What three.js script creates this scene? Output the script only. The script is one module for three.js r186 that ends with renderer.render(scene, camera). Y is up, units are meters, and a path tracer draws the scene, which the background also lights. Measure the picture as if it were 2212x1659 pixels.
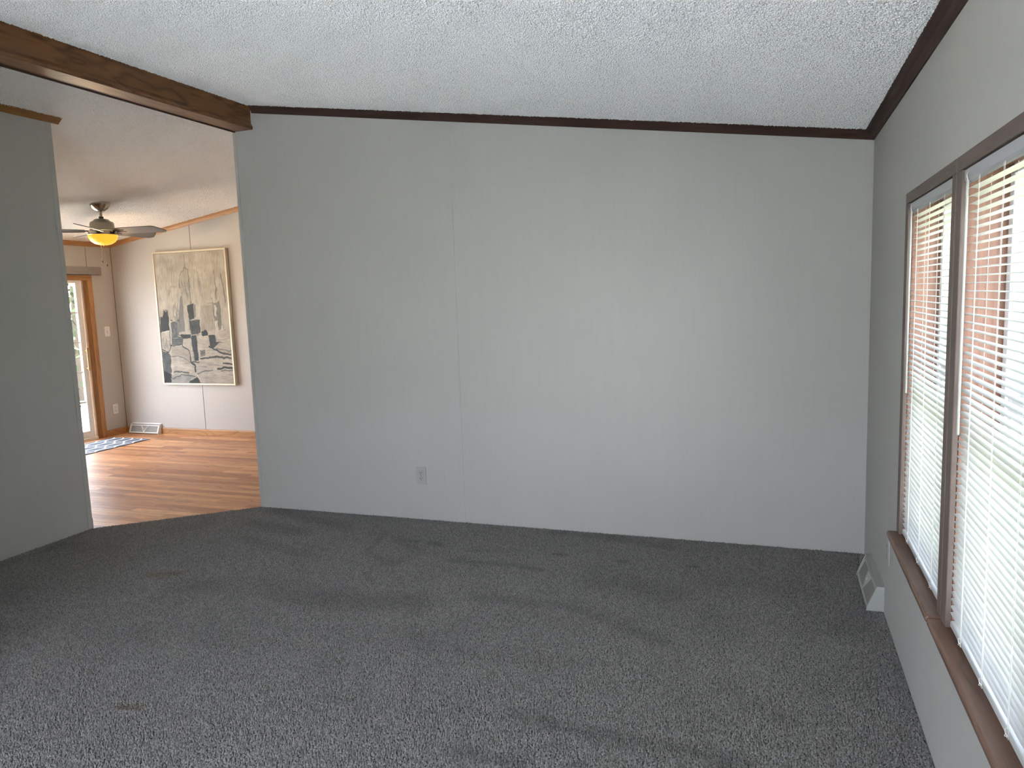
import * as THREE from 'three';
import { RoundedBoxGeometry } from 'three/addons/geometries/RoundedBoxGeometry.js';
import { mergeGeometries } from 'three/addons/utils/BufferGeometryUtils.js';

/* ------------------------------------------------------------------ camera, sky, sun, exposure */
const scene = new THREE.Scene();
const camera = new THREE.PerspectiveCamera(55.153, 2212 / 1659, 0.02, 200);
camera.position.set(3.4453, 1.4399, 4.2019);
camera.rotation.set(-0.11958, 0.34546, -0.03398, 'YXZ');

const renderer = new THREE.WebGLRenderer({ antialias: true });
renderer.toneMapping = THREE.LinearToneMapping;
renderer.toneMappingExposure = 12;
renderer.shadowMap.enabled = true;
renderer.shadowMap.type = THREE.PCFSoftShadowMap;

{ // bright hazy summer sky: blue overhead, whiter towards the horizon, thin clouds
  const w = 512, h = 256, d = new Float32Array(w * h * 4);
  for (let j = 0; j < h; j++) {
    const el = ((j + 0.5) / h - 0.5) * Math.PI, s = Math.max(0, Math.sin(el)), k = Math.pow(1 - s, 2.5);
    for (let i = 0; i < w; i++) {
      const o = (j * w + i) * 4, a = (i / w) * 2 * Math.PI;
      const c = 0.5 + 0.25 * Math.sin(a * 3 + 5 * s) * Math.sin(9 * s + a) + 0.25 * Math.sin(a * 7 - 8 * s);
      const m = Math.min(1, k * 0.75 + 0.3 * Math.max(0, c) * (1 - k));
      d[o] = 1.38 * (0.62 + (1.0 - 0.62) * m); d[o + 1] = 1.38 * (0.72 + (1.02 - 0.72) * m); d[o + 2] = 1.38 * (0.92 + (1.05 - 0.92) * m); d[o + 3] = 1;
    }
  }
  const t = new THREE.DataTexture(d, w, h, THREE.RGBAFormat, THREE.FloatType);
  t.mapping = THREE.EquirectangularReflectionMapping; t.magFilter = THREE.LinearFilter; t.needsUpdate = true;
  scene.background = t; scene.environment = t;
}
const sun = new THREE.DirectionalLight(new THREE.Color(1, 0.97, 0.92), 5.5);
sun.position.set(1, 12, -5); sun.target.position.set(0, 0, 0);
sun.castShadow = true; sun.shadow.mapSize.set(4096, 4096);
Object.assign(sun.shadow.camera, { left: -25, right: 25, top: 25, bottom: -25, near: 0.5, far: 60 });
scene.add(sun, sun.target);

/* ------------------------------------------------------------------ measures of the house (metres) */
const W = 3.906;            // inner face of the window wall
const WD = 3.713;           // inner face of the patio door wall is x = -WD
const ZD = 2.2945;          // dining back wall is z = -ZD
const XL = -0.801, ZL = 0.70;   // partition on the left: face and end
const ZF = 5.3;             // wall behind the camera
const ceilR = (x) => 2.768 - 0.146 * x;             // living room slope
const ceilL = (x) => 2.182 + 0.1535 * (x + WD);     // dining room slope
const RIDGE = 0.09;

/* ------------------------------------------------------------------ helpers */
let seedState = 12345;
const rnd = () => { seedState = (seedState * 1664525 + 1013904223) >>> 0; return seedState / 4294967296; };
const rr = (a, b) => a + (b - a) * rnd();
const hash = (x, y, s) => { let h = (x * 374761393 + y * 668265263 + s * 974634777) | 0; h = Math.imul(h ^ (h >>> 13), 1274126177); return ((h ^ (h >>> 16)) >>> 0) / 4294967296; };
const mod = (a, n) => ((a % n) + n) % n;
function pn(x, y, px, py, s) {   // periodic value noise
  const ix = Math.floor(x), iy = Math.floor(y); let fx = x - ix, fy = y - iy;
  fx = fx * fx * (3 - 2 * fx); fy = fy * fy * (3 - 2 * fy);
  const x0 = mod(ix, px), x1 = mod(ix + 1, px), y0 = mod(iy, py), y1 = mod(iy + 1, py);
  const a = hash(x0, y0, s), b = hash(x1, y0, s), c = hash(x0, y1, s), d = hash(x1, y1, s);
  return a + (b - a) * fx + (c - a + (a - b - c + d) * fx) * fy;
}
const fbm = (x, y, px, py, s, n) => { let v = 0, a = 0.5, t = 0; for (let i = 0; i < n; i++) { v += a * pn(x, y, px, py, s + i); t += a; x *= 2; y *= 2; px *= 2; py *= 2; a *= 0.5; } return v / t; };
function tex(w, h, fn, srgb, tileU, tileV) {
  const d = new Uint8Array(w * h * 4);
  for (let j = 0; j < h; j++) for (let i = 0; i < w; i++) {
    const c = fn(i / w, j / h), o = (j * w + i) * 4;
    if (typeof c === 'number') d[o] = d[o + 1] = d[o + 2] = Math.max(0, Math.min(255, c * 255)); else for (let k = 0; k < 3; k++) d[o + k] = Math.max(0, Math.min(255, c[k]));
    d[o + 3] = 255;
  }
  return finish(new THREE.DataTexture(d, w, h), srgb, tileU, tileV);
}
function finish(t, srgb, tileU = 1, tileV = tileU) {
  t.wrapS = t.wrapT = THREE.RepeatWrapping; t.magFilter = THREE.LinearFilter; t.minFilter = THREE.LinearMipmapLinearFilter;
  if (srgb) t.colorSpace = THREE.SRGBColorSpace;
  t.repeat.set(1 / tileU, 1 / tileV); t.needsUpdate = true; return t;
}
// grain runs along u; tile 1.2 m x 0.3 m
function woodTex(base, dark, seed, { rings = 7, warp = 1.1, fine = 0.35, pow = 2 } = {}) {
  return tex(1024, 256, (u, v) => {
    const wv = fbm(u * 3, v * 3, 3, 3, seed, 3) * warp * 3;
    const q = v * rings + wv, t = q - Math.floor(q);
    let g = Math.pow(1 - Math.abs(2 * t - 1), pow) * (0.45 + 0.75 * pn(u * 5, v * 6, 5, 6, seed + 9));
    g = g * (1 - fine) + fine * (0.6 * pn(u * 10, v * 110, 10, 110, seed + 5) + 0.4 * pn(u * 40, v * 220, 40, 220, seed + 6));
    g = Math.min(1, Math.max(0, g));
    const m = 0.93 + 0.14 * fbm(u * 2, v * 4, 2, 4, seed + 20, 2);
    return [0, 1, 2].map((k) => (base[k] + (dark[k] - base[k]) * g) * m);
  }, true, 1.2, 0.3);
}
const std = (o) => new THREE.MeshStandardMaterial(o);
const lin = (r, g, b) => new THREE.Color().setRGB(r, g, b);

// uv in metres; u follows the grain axis
function metric(g, grain = 'x', off = [0, 0]) {
  if (g.index) g = g.toNonIndexed();
  g.computeVertexNormals();
  const p = g.attributes.position, n = g.attributes.normal, uv = new Float32Array(p.count * 2), ax = 'xyz';
  for (let i = 0; i < p.count; i += 3) {
    const a = new THREE.Vector3().fromBufferAttribute(p, i), b = new THREE.Vector3().fromBufferAttribute(p, i + 1), c = new THREE.Vector3().fromBufferAttribute(p, i + 2);
    const nn = b.clone().sub(a).cross(c.clone().sub(a)), m = [Math.abs(nn.x), Math.abs(nn.y), Math.abs(nn.z)];
    const na = ax[m.indexOf(Math.max(...m))];
    let ua = grain, va; const rest = [...ax].filter((q) => q !== na);
    if (na === grain) { ua = rest[0]; va = rest[1]; } else va = rest.find((q) => q !== grain);
    [a, b, c].forEach((q, k) => { uv[(i + k) * 2] = q[ua] + off[0]; uv[(i + k) * 2 + 1] = q[va] + off[1]; });
  }
  g.setAttribute('uv', new THREE.BufferAttribute(uv, 2));
  return g;
}
const keep = (g) => { const o = g.index ? g.toNonIndexed() : g; for (const k of Object.keys(o.attributes)) if (!['position', 'normal', 'uv'].includes(k)) o.deleteAttribute(k); return o; };
const merge = (...gs) => mergeGeometries(gs.map(keep));
// a box from corner to corner, edges rounded by r
function bx(x0, x1, y0, y1, z0, z1, r = 0, grain = 'x') {
  const w = Math.abs(x1 - x0), h = Math.abs(y1 - y0), d = Math.abs(z1 - z0);
  let g = r > 0 ? new RoundedBoxGeometry(w, h, d, 2, Math.min(r, w / 2.01, h / 2.01, d / 2.01)) : new THREE.BoxGeometry(w, h, d);
  const nrm = r > 0;
  if (g.index) g = g.toNonIndexed();
  const normals = nrm ? g.attributes.normal.clone() : null;
  g.translate((x0 + x1) / 2, (y0 + y1) / 2, (z0 + z1) / 2);
  g = metric(g, grain, [rnd() * 3, rnd() * 3]);
  if (normals) g.setAttribute('normal', normals);
  return g;
}
// outline [[a,b],...] extruded; axis 'z': a = x, b = y; axis 'x': a = z, b = y; axis 'y': a = x, b = z
function prism(pts, from, to, axis = 'z', holes = [], grain = 'x') {
  const sh = new THREE.Shape(pts.map((q) => new THREE.Vector2(...q)));
  for (const hl of holes) sh.holes.push(new THREE.Path(hl.map((q) => new THREE.Vector2(...q))));
  const g = new THREE.ExtrudeGeometry(sh, { depth: to - from, bevelEnabled: false });
  const p = g.attributes.position;
  for (let i = 0; i < p.count; i++) {
    const a = p.getX(i), b = p.getY(i), c = p.getZ(i) + from;
    if (axis === 'z') p.setXYZ(i, a, b, c); else if (axis === 'x') p.setXYZ(i, c, b, a); else p.setXYZ(i, a, c, b);
  }
  let o = g.index ? g.toNonIndexed() : g;
  if (axis !== 'z') { // mirrored: turn the faces round
    const q = o.attributes.position;
    for (let i = 0; i < q.count; i += 3) { const t = [q.getX(i + 1), q.getY(i + 1), q.getZ(i + 1)]; q.setXYZ(i + 1, q.getX(i + 2), q.getY(i + 2), q.getZ(i + 2)); q.setXYZ(i + 2, ...t); }
  }
  return metric(o, grain);
}
const taken = {};
const numbered = (n) => { const k = taken[n] = (taken[n] ?? -1) + 1; return k ? n + '_' + String(k).padStart(3, '0') : n; };
function obj(name, geo, mat, parent) {
  const m = new THREE.Mesh(Array.isArray(geo) ? merge(...geo) : geo, mat);
  m.name = name; m.castShadow = m.receiveShadow = true; (parent ?? scene).add(m); return m;
}
const tag = (o, label, category, group, kind) => { o.userData.label = label; o.userData.category = category; if (group) o.userData.group = group; if (kind) o.userData.kind = kind; return o; };
function thing(name, label, category, pos = [0, 0, 0], group, kind) { const g = new THREE.Group(); g.name = numbered(name); g.position.set(...pos); scene.add(g); return tag(g, label, category, group, kind); }
const struct = (name, geo, mat, label, category) => tag(obj(numbered(name), geo, mat), label, category, undefined, 'structure');
function tube(pts, r, seg = 16, rad = 6) { return new THREE.TubeGeometry(new THREE.CatmullRomCurve3(pts.map((q) => new THREE.Vector3(...q))), seg, r, rad); }
function lathe(prof, n = 40) { return new THREE.LatheGeometry(prof.map((q) => new THREE.Vector2(...q)), n); }

/* ------------------------------------------------------------------ materials */
const wallWeave = tex(512, 512, (u, v) => 0.5 + 0.32 * (pn(u * 160, v * 14, 160, 14, 3) - 0.5) + 0.25 * (pn(u * 300, v * 300, 300, 300, 4) - 0.5), false, 0.5);
const wallTone = (r, g, b, s) => tex(512, 512, (u, v) => { const k = 1 + 0.025 * (fbm(u * 4, v * 3, 4, 3, s, 4) - 0.5) + 0.012 * (pn(u * 150, v * 10, 150, 10, s + 7) - 0.5); return [r * k, g * k, b * k]; }, true, 1.6);
const M = {};
M.wall = std({ map: wallTone(180, 179, 174, 11), bumpMap: wallWeave, bumpScale: 0.00012, roughness: 0.62 });
M.wallDining = std({ map: wallTone(186, 182, 177, 31), bumpMap: wallWeave, bumpScale: 0.00012, roughness: 0.62 });
{ // sprayed popcorn texture
  const N = 2048, T = 1.7, hgt = new Float32Array(N * N);
  for (let k = 0; k < 44000; k++) {
    const cx = rnd() * N, cy = rnd() * N, r = 2.2 + 5.2 * rnd() * rnd() + 1.2, a = 0.45 + 0.55 * rnd(), e = 1 + 0.5 * (rnd() - 0.5);
    for (let j = -9; j <= 9; j++) for (let i = -9; i <= 9; i++) {
      const q = (i * e * i * e + (j / e) * (j / e)) / (r * r); if (q >= 1) continue;
      const o = mod(Math.round(cy) + j, N) * N + mod(Math.round(cx) + i, N), v = a * Math.sqrt(1 - q);
      if (v > hgt[o]) hgt[o] = v;
    }
  }
  const t = tex(N, N, (u, v) => hgt[Math.round(v * N) * N + Math.round(u * N)] * 0.9 + 0.08 * pn(u * 500, v * 500, 500, 500, 8), false, T);
  M.ceiling = std({ color: lin(0.86, 0.87, 0.87), bumpMap: t, bumpScale: 0.006, roughness: 0.95 });
  M.ceilingDining = std({ color: lin(0.86, 0.845, 0.82), bumpMap: t, bumpScale: 0.006, roughness: 0.95 });
}
M.walnut = std({ map: woodTex([68, 47, 39], [48, 32, 27], 41, { rings: 9, fine: 0.6 }), roughness: 0.95 });
M.beam = std({ map: woodTex([130, 91, 56], [68, 41, 22], 52, { rings: 3, warp: 1.6, fine: 0.3, pow: 3 }), roughness: 0.42 });
M.oakDark = std({ map: woodTex([150, 106, 56], [112, 74, 34], 61, { rings: 8, fine: 0.5 }), roughness: 0.5 });
M.oak = std({ map: woodTex([184, 136, 86], [142, 97, 54], 71, { rings: 4, warp: 1.4, fine: 0.35, pow: 3 }), roughness: 0.45 });
M.casing = std({ map: woodTex([115, 100, 92], [93, 79, 72], 81, { rings: 10, fine: 0.7 }), roughness: 0.55 });  // same wood as the jamb; shade of the room-facing side put into its taupe
M.jamb = std({ map: woodTex([134, 96, 75], [98, 65, 48], 91, { rings: 12, fine: 0.6, warp: 0.5 }), roughness: 0.5 });
M.stool = std({ map: woodTex([130, 101, 86], [93, 69, 57], 101, { rings: 6, warp: 1.5, fine: 0.4 }), roughness: 0.42 });
M.vinyl = std({ color: lin(0.8, 0.82, 0.84), roughness: 0.4 });
M.blind = new THREE.MeshPhysicalMaterial({ color: lin(0.62, 0.63, 0.615), roughness: 0.45, transmission: 0.03, thickness: 0 });
M.blindRail = std({ color: lin(0.52, 0.54, 0.53), roughness: 0.42 });
M.valance = std({ color: lin(0.43, 0.44, 0.45), roughness: 0.5 });
M.cord = std({ color: lin(0.78, 0.77, 0.72), roughness: 0.8 });
M.wand = new THREE.MeshPhysicalMaterial({ color: lin(0.8, 0.83, 0.78), roughness: 0.15, transmission: 0.55, thickness: 0.004, ior: 1.45 });
M.steel = std({ color: lin(0.6, 0.58, 0.54), roughness: 0.3, metalness: 1 });
M.nickel = std({ color: lin(0.44, 0.40, 0.35), roughness: 0.26, metalness: 1 });
M.darkMetal = std({ color: lin(0.05, 0.045, 0.04), roughness: 0.4, metalness: 0.6 });
M.glass = new THREE.MeshPhysicalMaterial({ color: 0xffffff, roughness: 0.02, transmission: 1, thickness: 0, ior: 1.5 });
M.plate = std({ color: lin(0.4, 0.4, 0.38), roughness: 0.4 });
M.plateWhite = std({ color: lin(0.78, 0.77, 0.74), roughness: 0.4 });
M.slot = std({ color: lin(0.02, 0.02, 0.02), roughness: 0.8 });
M.register = std({ color: lin(0.4, 0.405, 0.38), roughness: 0.45 });
M.registerMesh = std({ map: tex(64, 64, (u, v) => { const k = (Math.floor(u * 16) + Math.floor(v * 16)) % 2; return k ? [160, 158, 150] : [118, 117, 112]; }, true, 0.03), roughness: 0.6 });
M.beige = std({ color: lin(0.74, 0.66, 0.56), roughness: 0.45 });
M.brass = std({ color: lin(0.42, 0.29, 0.16), roughness: 0.5, metalness: 0.3 });
M.board = std({ color: lin(0.1, 0.085, 0.07), roughness: 0.9 });
M.outer = std({ color: lin(0.6, 0.6, 0.58), roughness: 0.8 });

/* ------------------------------------------------------------------ room shell */
const T = 0.12;
// ceilings: two slopes meeting at the ridge, thick enough to be a roof
const ceilA = struct('ceiling', prism([[RIDGE, ceilR(RIDGE)], [W + 0.3, ceilR(W + 0.3)], [W + 0.3, ceilR(W + 0.3) + 0.15], [RIDGE, ceilR(RIDGE) + 0.15]], -ZD - T, ZF + T, 'z'), M.ceiling, 'sloped white popcorn ceiling of the carpeted room', 'ceiling');
const ceilB = struct('ceiling_dining', prism([[-WD - 0.3, ceilL(-WD - 0.3)], [RIDGE, ceilL(RIDGE)], [RIDGE, ceilL(RIDGE) + 0.15], [-WD - 0.3, ceilL(-WD - 0.3) + 0.15]], -ZD - T, ZF + T, 'z'), M.ceilingDining, 'sloped popcorn ceiling above the dining room fan', 'ceiling');

{ // sprayed lumps of the popcorn texture, where the photograph shows them: four sprayed squares set side by side
  const lump = new THREE.IcosahedronGeometry(1, 0), lp = lump.attributes.position, m4 = new THREE.Matrix4(), q = new THREE.Quaternion(), e = new THREE.Euler(), pos = new THREE.Vector3(), sc = new THREE.Vector3(), v = new THREE.Vector3();
  const square = (du, dv, S) => {
    const nu = Math.round(du / S), nv = Math.round(dv / S), P = new Float32Array(nu * nv * lp.count * 3), N = new Float32Array(P.length); let o = 0;
    for (let a = 0; a < nu; a++) for (let b = 0; b < nv; b++) {
      const r = rnd(), k = 0.0021 + 0.0034 * r * r;
      e.set(rr(-0.6, 0.6), rr(0, 6.28), rr(-0.6, 0.6)); q.setFromEuler(e);
      sc.set(k * rr(0.8, 1.35), k * rr(0.7, 1.15), k * rr(0.8, 1.35)); pos.set(((a + 0.5) / nu - 0.5) * du + (rnd() - 0.5) * S, 0, ((b + 0.5) / nv - 0.5) * dv + (rnd() - 0.5) * S);
      m4.compose(pos, q, sc);
      for (let i = 0; i < lp.count; i++, o += 3) { v.fromBufferAttribute(lp, i).applyMatrix4(m4); P[o] = v.x; P[o + 1] = v.y; P[o + 2] = v.z; v.sub(pos).normalize(); N[o] = v.x; N[o + 1] = v.y; N[o + 2] = v.z; }
    }
    const g = new THREE.BufferGeometry(); g.setAttribute('position', new THREE.BufferAttribute(P, 3)); g.setAttribute('normal', new THREE.BufferAttribute(N, 3)); return g;
  };
  const spray = (parent, mat, x0, x1, z0, z1, fn, nx, nz, S) => {
    const slope = Math.atan(fn(1) - fn(0)), dx = (x1 - x0) / nx, dz = (z1 - z0) / nz, kinds = [0, 1, 2, 3].map(() => []);
    for (let i = 0; i < nx; i++) for (let j = 0; j < nz; j++) kinds[Math.floor(rnd() * 4)].push([x0 + (i + 0.5) * dx, z0 + (j + 0.5) * dz, rnd() < 0.5 ? Math.PI : 0]);
    kinds.forEach((list) => {
      const im = new THREE.InstancedMesh(square(dx / Math.cos(slope), dz, S), mat, list.length);
      list.forEach(([x, z, turn], i) => { q.setFromEuler(e.set(0, 0, slope)); const t = new THREE.Quaternion().setFromEuler(new THREE.Euler(0, turn, 0)); im.setMatrixAt(i, m4.compose(pos.set(x, fn(x), z), q.multiply(t), sc.set(1, 1, 1))); });
      im.name = 'popcorn_texture'; im.userData.kind = 'stuff'; im.castShadow = im.receiveShadow = true; parent.add(im);
    });
  };
  spray(ceilA, std({ color: M.ceiling.color, roughness: 0.95 }), RIDGE, W, 0, 3.3, ceilR, 12, 10, 0.0070);
  spray(ceilB, std({ color: M.ceilingDining.color, roughness: 0.95 }), -WD, 0.02, -ZD, 1.4, ceilL, 12, 12, 0.0085);
}
// wall_back: one backing and its vinyl covered panels, faint joints between them
{
  const w = struct('wall_back', prism([[0.004, -0.2], [W + T, -0.2], [W + T, ceilR(W + T) + 0.05], [0.004, ceilR(0) + 0.05]], -0.1, -0.006, 'z'), M.wall, 'wide blank white wall between the kitchen opening and the windows', 'wall');
  const seams = [0, 1.586, W + 0.002], g = 0.0004;
  for (let i = 0; i < seams.length - 1; i++) {
    const a = seams[i] + (i ? g : 0), b = seams[i + 1] - g;
    obj('wall_panel', prism([[a, -0.02], [b, -0.02], [b, ceilR(b) + 0.02], [a, ceilR(a) + 0.02]], -0.0062, 0, 'z', [], 'x'), M.wall, w);
  }
}
// windows of the right wall: [z of left opening edge, right opening edge]
const WIN = [[1.197, 1.893], [2.006, 2.684]], WY0 = 0.475, WY1 = 1.72;
const FX0 = 1.0, FX1 = 3.3, FY0 = 0.45, FY1 = 2.0;   // unseen picture window, added to light the room
const rectHole = (z0, z1, y0, y1) => [[z0, y0], [z1, y0], [z1, y1], [z0, y1]];
{
  const holes = WIN.map(([a, b]) => rectHole(a - 0.018, b + 0.018, WY0, WY1 + 0.018));
  struct('wall_right', prism([[-ZD - T, -0.5], [ZF + T, -0.5], [ZF + T, 2.35], [-ZD - T, 2.35]], W, W + T, 'x', holes, 'z'), M.wall, 'white outside wall with the brown framed windows', 'wall');
}
struct('wall_left', prism([[ZL, -0.05], [ZF, -0.05], [ZF, 2.66], [ZL, 2.66]], XL - 0.1, XL, 'x', [], 'z'), M.wall, 'grey shaded partition wall left of the dining opening', 'wall');
struct('wall_front', prism([[XL - 0.1, -0.2], [W + T, -0.2], [W + T, 2.9], [XL - 0.1, 2.9]], ZF, ZF + T, 'z', [[[FX0, FY0], [FX1, FY0], [FX1, FY1], [FX0, FY1]]]), M.wall, 'wall closing the carpeted room opposite the blank wall', 'wall');
{ // dining back wall: panels with open dark joints
  const w = struct('wall_dining_back', bx(-WD - T, W, -0.2, 2.85, -ZD - T, -ZD - 0.008), M.board, 'cream dining room wall that carries the cityscape painting', 'wall');
  const seams = [-WD, -2.558, -1.34, -0.12, 0.01], g = 0.0034;
  for (let i = 0; i < seams.length - 1; i++) {
    const a = seams[i] + g, b = seams[i + 1] - g;
    obj('wall_panel', prism([[a, 0], [b, 0], [b, ceilL(b) + 0.02], [a, ceilL(a) + 0.02]], -ZD - 0.0085, -ZD, 'z'), M.wallDining, w);
  }
}
const DZ0 = -1.905, DZ1 = -0.06, DY1 = 1.79;   // patio door opening
{
  const w = struct('wall_dining_left', prism([[-ZD - T, -0.5], [ZF + T, -0.5], [ZF + T, 2.35], [-ZD - T, 2.35]], -WD - T, -WD - 0.008, 'x', [rectHole(DZ0, DZ1, -0.02, DY1)], 'z'), M.board, 'cream outside wall around the sliding patio door', 'wall');
  const g = 0.0034, top = 2.3;
  const panels = [[-ZD + g, -1.968 - g, 0], [-1.968 + g, -0.75 - g, DY1], [-0.75 + g, DZ1, DY1], [DZ1, 4.2, 0]];
  for (const [a, b, y] of panels) obj('wall_panel', bx(-WD - 0.0085, -WD, y, top, a, b, 0, 'z'), M.wallDining, w);
  obj('wall_panel', bx(-WD - 0.0085, -WD, 0, DY1, -1.968 + g, DZ0, 0, 'z'), M.wallDining, w);
}
struct('wall_dining_right', bx(0.004, 0.1, -0.2, 2.85, -ZD, -0.1), M.wallDining, 'inner wall of the dining room behind the blank wall', 'wall');
struct('wall_added_shade', bx(XL, 0.6, -0.05, 2.85, 2.85, 3.6), M.wall, 'unseen block added to shade the left partition', 'wall');  // added out of view to darken the left wall and carpet
struct('wall_kitchen_front', bx(-WD - T, XL - 0.1, -0.2, 2.85, 4.2, 4.3), M.wallDining, 'wall closing the kitchen side', 'wall');

/* ------------------------------------------------------------------ floors */
{ // carpet: woven backing plus pile
  const pileShadeStains = [   // [points, half width, strength, brown]: real spots plus pile-lay shade put into the colour
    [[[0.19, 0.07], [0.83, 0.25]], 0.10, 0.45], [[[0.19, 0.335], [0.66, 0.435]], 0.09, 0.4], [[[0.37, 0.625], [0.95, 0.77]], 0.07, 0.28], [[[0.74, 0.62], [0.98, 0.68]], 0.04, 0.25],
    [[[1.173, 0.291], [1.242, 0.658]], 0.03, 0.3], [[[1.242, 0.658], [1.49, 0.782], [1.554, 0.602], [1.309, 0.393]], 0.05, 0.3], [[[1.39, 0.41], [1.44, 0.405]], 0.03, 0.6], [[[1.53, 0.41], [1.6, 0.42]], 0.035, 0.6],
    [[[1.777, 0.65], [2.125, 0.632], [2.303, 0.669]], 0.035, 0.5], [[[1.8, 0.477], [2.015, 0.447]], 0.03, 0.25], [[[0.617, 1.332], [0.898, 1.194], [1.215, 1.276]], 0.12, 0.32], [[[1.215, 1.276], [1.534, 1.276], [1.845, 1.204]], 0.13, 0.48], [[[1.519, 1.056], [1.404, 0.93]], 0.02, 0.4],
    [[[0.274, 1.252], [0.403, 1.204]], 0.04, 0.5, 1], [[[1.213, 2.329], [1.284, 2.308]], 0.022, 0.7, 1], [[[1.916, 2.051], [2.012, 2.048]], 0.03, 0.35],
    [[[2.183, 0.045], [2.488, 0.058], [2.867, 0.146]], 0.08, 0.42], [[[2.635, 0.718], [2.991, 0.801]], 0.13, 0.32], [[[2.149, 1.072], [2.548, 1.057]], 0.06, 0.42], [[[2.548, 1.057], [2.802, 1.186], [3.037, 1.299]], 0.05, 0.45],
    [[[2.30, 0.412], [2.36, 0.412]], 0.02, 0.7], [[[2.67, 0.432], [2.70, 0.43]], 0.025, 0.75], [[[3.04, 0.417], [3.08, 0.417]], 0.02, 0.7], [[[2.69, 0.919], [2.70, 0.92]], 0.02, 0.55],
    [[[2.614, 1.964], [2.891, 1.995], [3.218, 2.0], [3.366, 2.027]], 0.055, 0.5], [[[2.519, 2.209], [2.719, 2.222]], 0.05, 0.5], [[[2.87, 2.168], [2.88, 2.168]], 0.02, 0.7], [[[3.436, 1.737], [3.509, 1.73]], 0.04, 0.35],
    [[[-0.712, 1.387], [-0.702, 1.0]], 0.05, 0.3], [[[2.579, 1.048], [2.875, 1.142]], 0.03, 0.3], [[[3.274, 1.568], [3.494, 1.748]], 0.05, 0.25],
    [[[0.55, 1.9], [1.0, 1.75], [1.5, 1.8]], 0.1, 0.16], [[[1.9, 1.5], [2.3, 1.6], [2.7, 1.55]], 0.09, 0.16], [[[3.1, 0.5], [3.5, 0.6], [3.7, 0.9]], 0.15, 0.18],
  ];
  const segs = []; for (const [p, hw, s, br] of pileShadeStains) for (let i = 0; i < p.length - 1; i++) segs.push([...p[i], ...p[i + 1], hw, s, br || 0]);
  const pileShadeDirt = (x, z) => {
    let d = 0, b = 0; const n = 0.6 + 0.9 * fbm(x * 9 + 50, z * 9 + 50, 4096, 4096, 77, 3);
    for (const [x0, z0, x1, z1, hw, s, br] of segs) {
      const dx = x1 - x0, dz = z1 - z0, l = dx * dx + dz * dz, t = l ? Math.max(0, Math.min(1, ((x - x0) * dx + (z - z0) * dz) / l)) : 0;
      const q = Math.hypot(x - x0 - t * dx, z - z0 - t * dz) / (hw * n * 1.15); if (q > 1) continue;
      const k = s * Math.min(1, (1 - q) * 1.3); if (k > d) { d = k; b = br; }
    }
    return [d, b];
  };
  const grain = tex(512, 512, (u, v) => { const k = 0.55 + 0.75 * pn(u * 128, v * 128, 128, 128, 5) * (0.6 + 0.4 * pn(u * 256, v * 256, 256, 256, 6)); return [120 * k, 118 * k, 115 * k]; }, true, 0.7);
  M.carpet = std({ map: grain, roughness: 1, bumpMap: tex(512, 512, (u, v) => pn(u * 128, v * 128, 128, 128, 5), false, 0.7), bumpScale: 0.004 });
  const poly = [[XL, ZL], [0, 0], [W, 0], [W, ZF], [XL, ZF]];
  const fl = struct('floor', prism(poly, -0.1, 0.0012, 'y'), M.carpet, 'worn dark grey cut pile carpet with spots and painted pile shading', 'carpet');
  // pile tufts where the photograph shows the carpet: twisted yarn ends, each leaning its own way
  const spots = [], S = 0.0071;
  for (let z = 0.004; z < 3.15; z += S) for (let x = XL + 0.004; x < W - 0.002; x += S) {
    const px = x + (rnd() - 0.5) * S * 0.9, pz = z + (rnd() - 0.5) * S * 0.9;
    if (px < 0 && pz < -px * (ZL / -XL) + 0.001) continue;
    if (pz < 0.003 || px > W - 0.003 || px < XL + 0.003) continue;
    if (px < 1.0 && pz > 2.75) continue;
    spots.push(px, pz);
  }
  const n = spots.length / 2, K = 5, P = new Float32Array(n * (K + 1) * 3), N = new Float32Array(P.length), C = new Float32Array(P.length), I = new Uint32Array(n * K * 3);
  const cs = [...Array(K)].map((_, k) => [Math.cos((k / K) * 6.2832), Math.sin((k / K) * 6.2832)]);
  for (let i = 0, o = 0, w = 0; i < n; i++) {
    const x = spots[2 * i], z = spots[2 * i + 1], [d, b] = pileShadeDirt(x, z), v0 = i * (K + 1);
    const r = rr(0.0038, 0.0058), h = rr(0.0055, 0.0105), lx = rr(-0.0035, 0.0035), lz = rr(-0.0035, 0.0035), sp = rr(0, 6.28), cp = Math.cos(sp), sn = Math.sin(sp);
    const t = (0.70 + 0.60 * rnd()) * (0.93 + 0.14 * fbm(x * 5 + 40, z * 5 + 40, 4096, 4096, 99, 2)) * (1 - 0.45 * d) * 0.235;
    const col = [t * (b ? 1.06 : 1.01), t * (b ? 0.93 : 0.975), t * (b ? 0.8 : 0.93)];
    const put = (px, py, pz, nx, ny, nz) => { const l = Math.hypot(nx, ny, nz); P.set([px, py, pz], o); N.set([nx / l, ny / l, nz / l], o); C.set(col, o); o += 3; };
    put(x + lx, h, z + lz, lx * 60, 1, lz * 60);
    for (let k = 0; k < K; k++) {
      const a = cs[k][0] * cp - cs[k][1] * sn, c = cs[k][0] * sn + cs[k][1] * cp;
      put(x + a * r, -0.0005, z + c * r, a, 0.25, c);
      I[w++] = v0; I[w++] = v0 + 1 + ((k + 1) % K); I[w++] = v0 + 1 + k;
    }
  }
  const pile = new THREE.BufferGeometry();
  pile.setAttribute('position', new THREE.BufferAttribute(P, 3)); pile.setAttribute('normal', new THREE.BufferAttribute(N, 3)); pile.setAttribute('color', new THREE.BufferAttribute(C, 3)); pile.setIndex(new THREE.BufferAttribute(I, 1));
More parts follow.
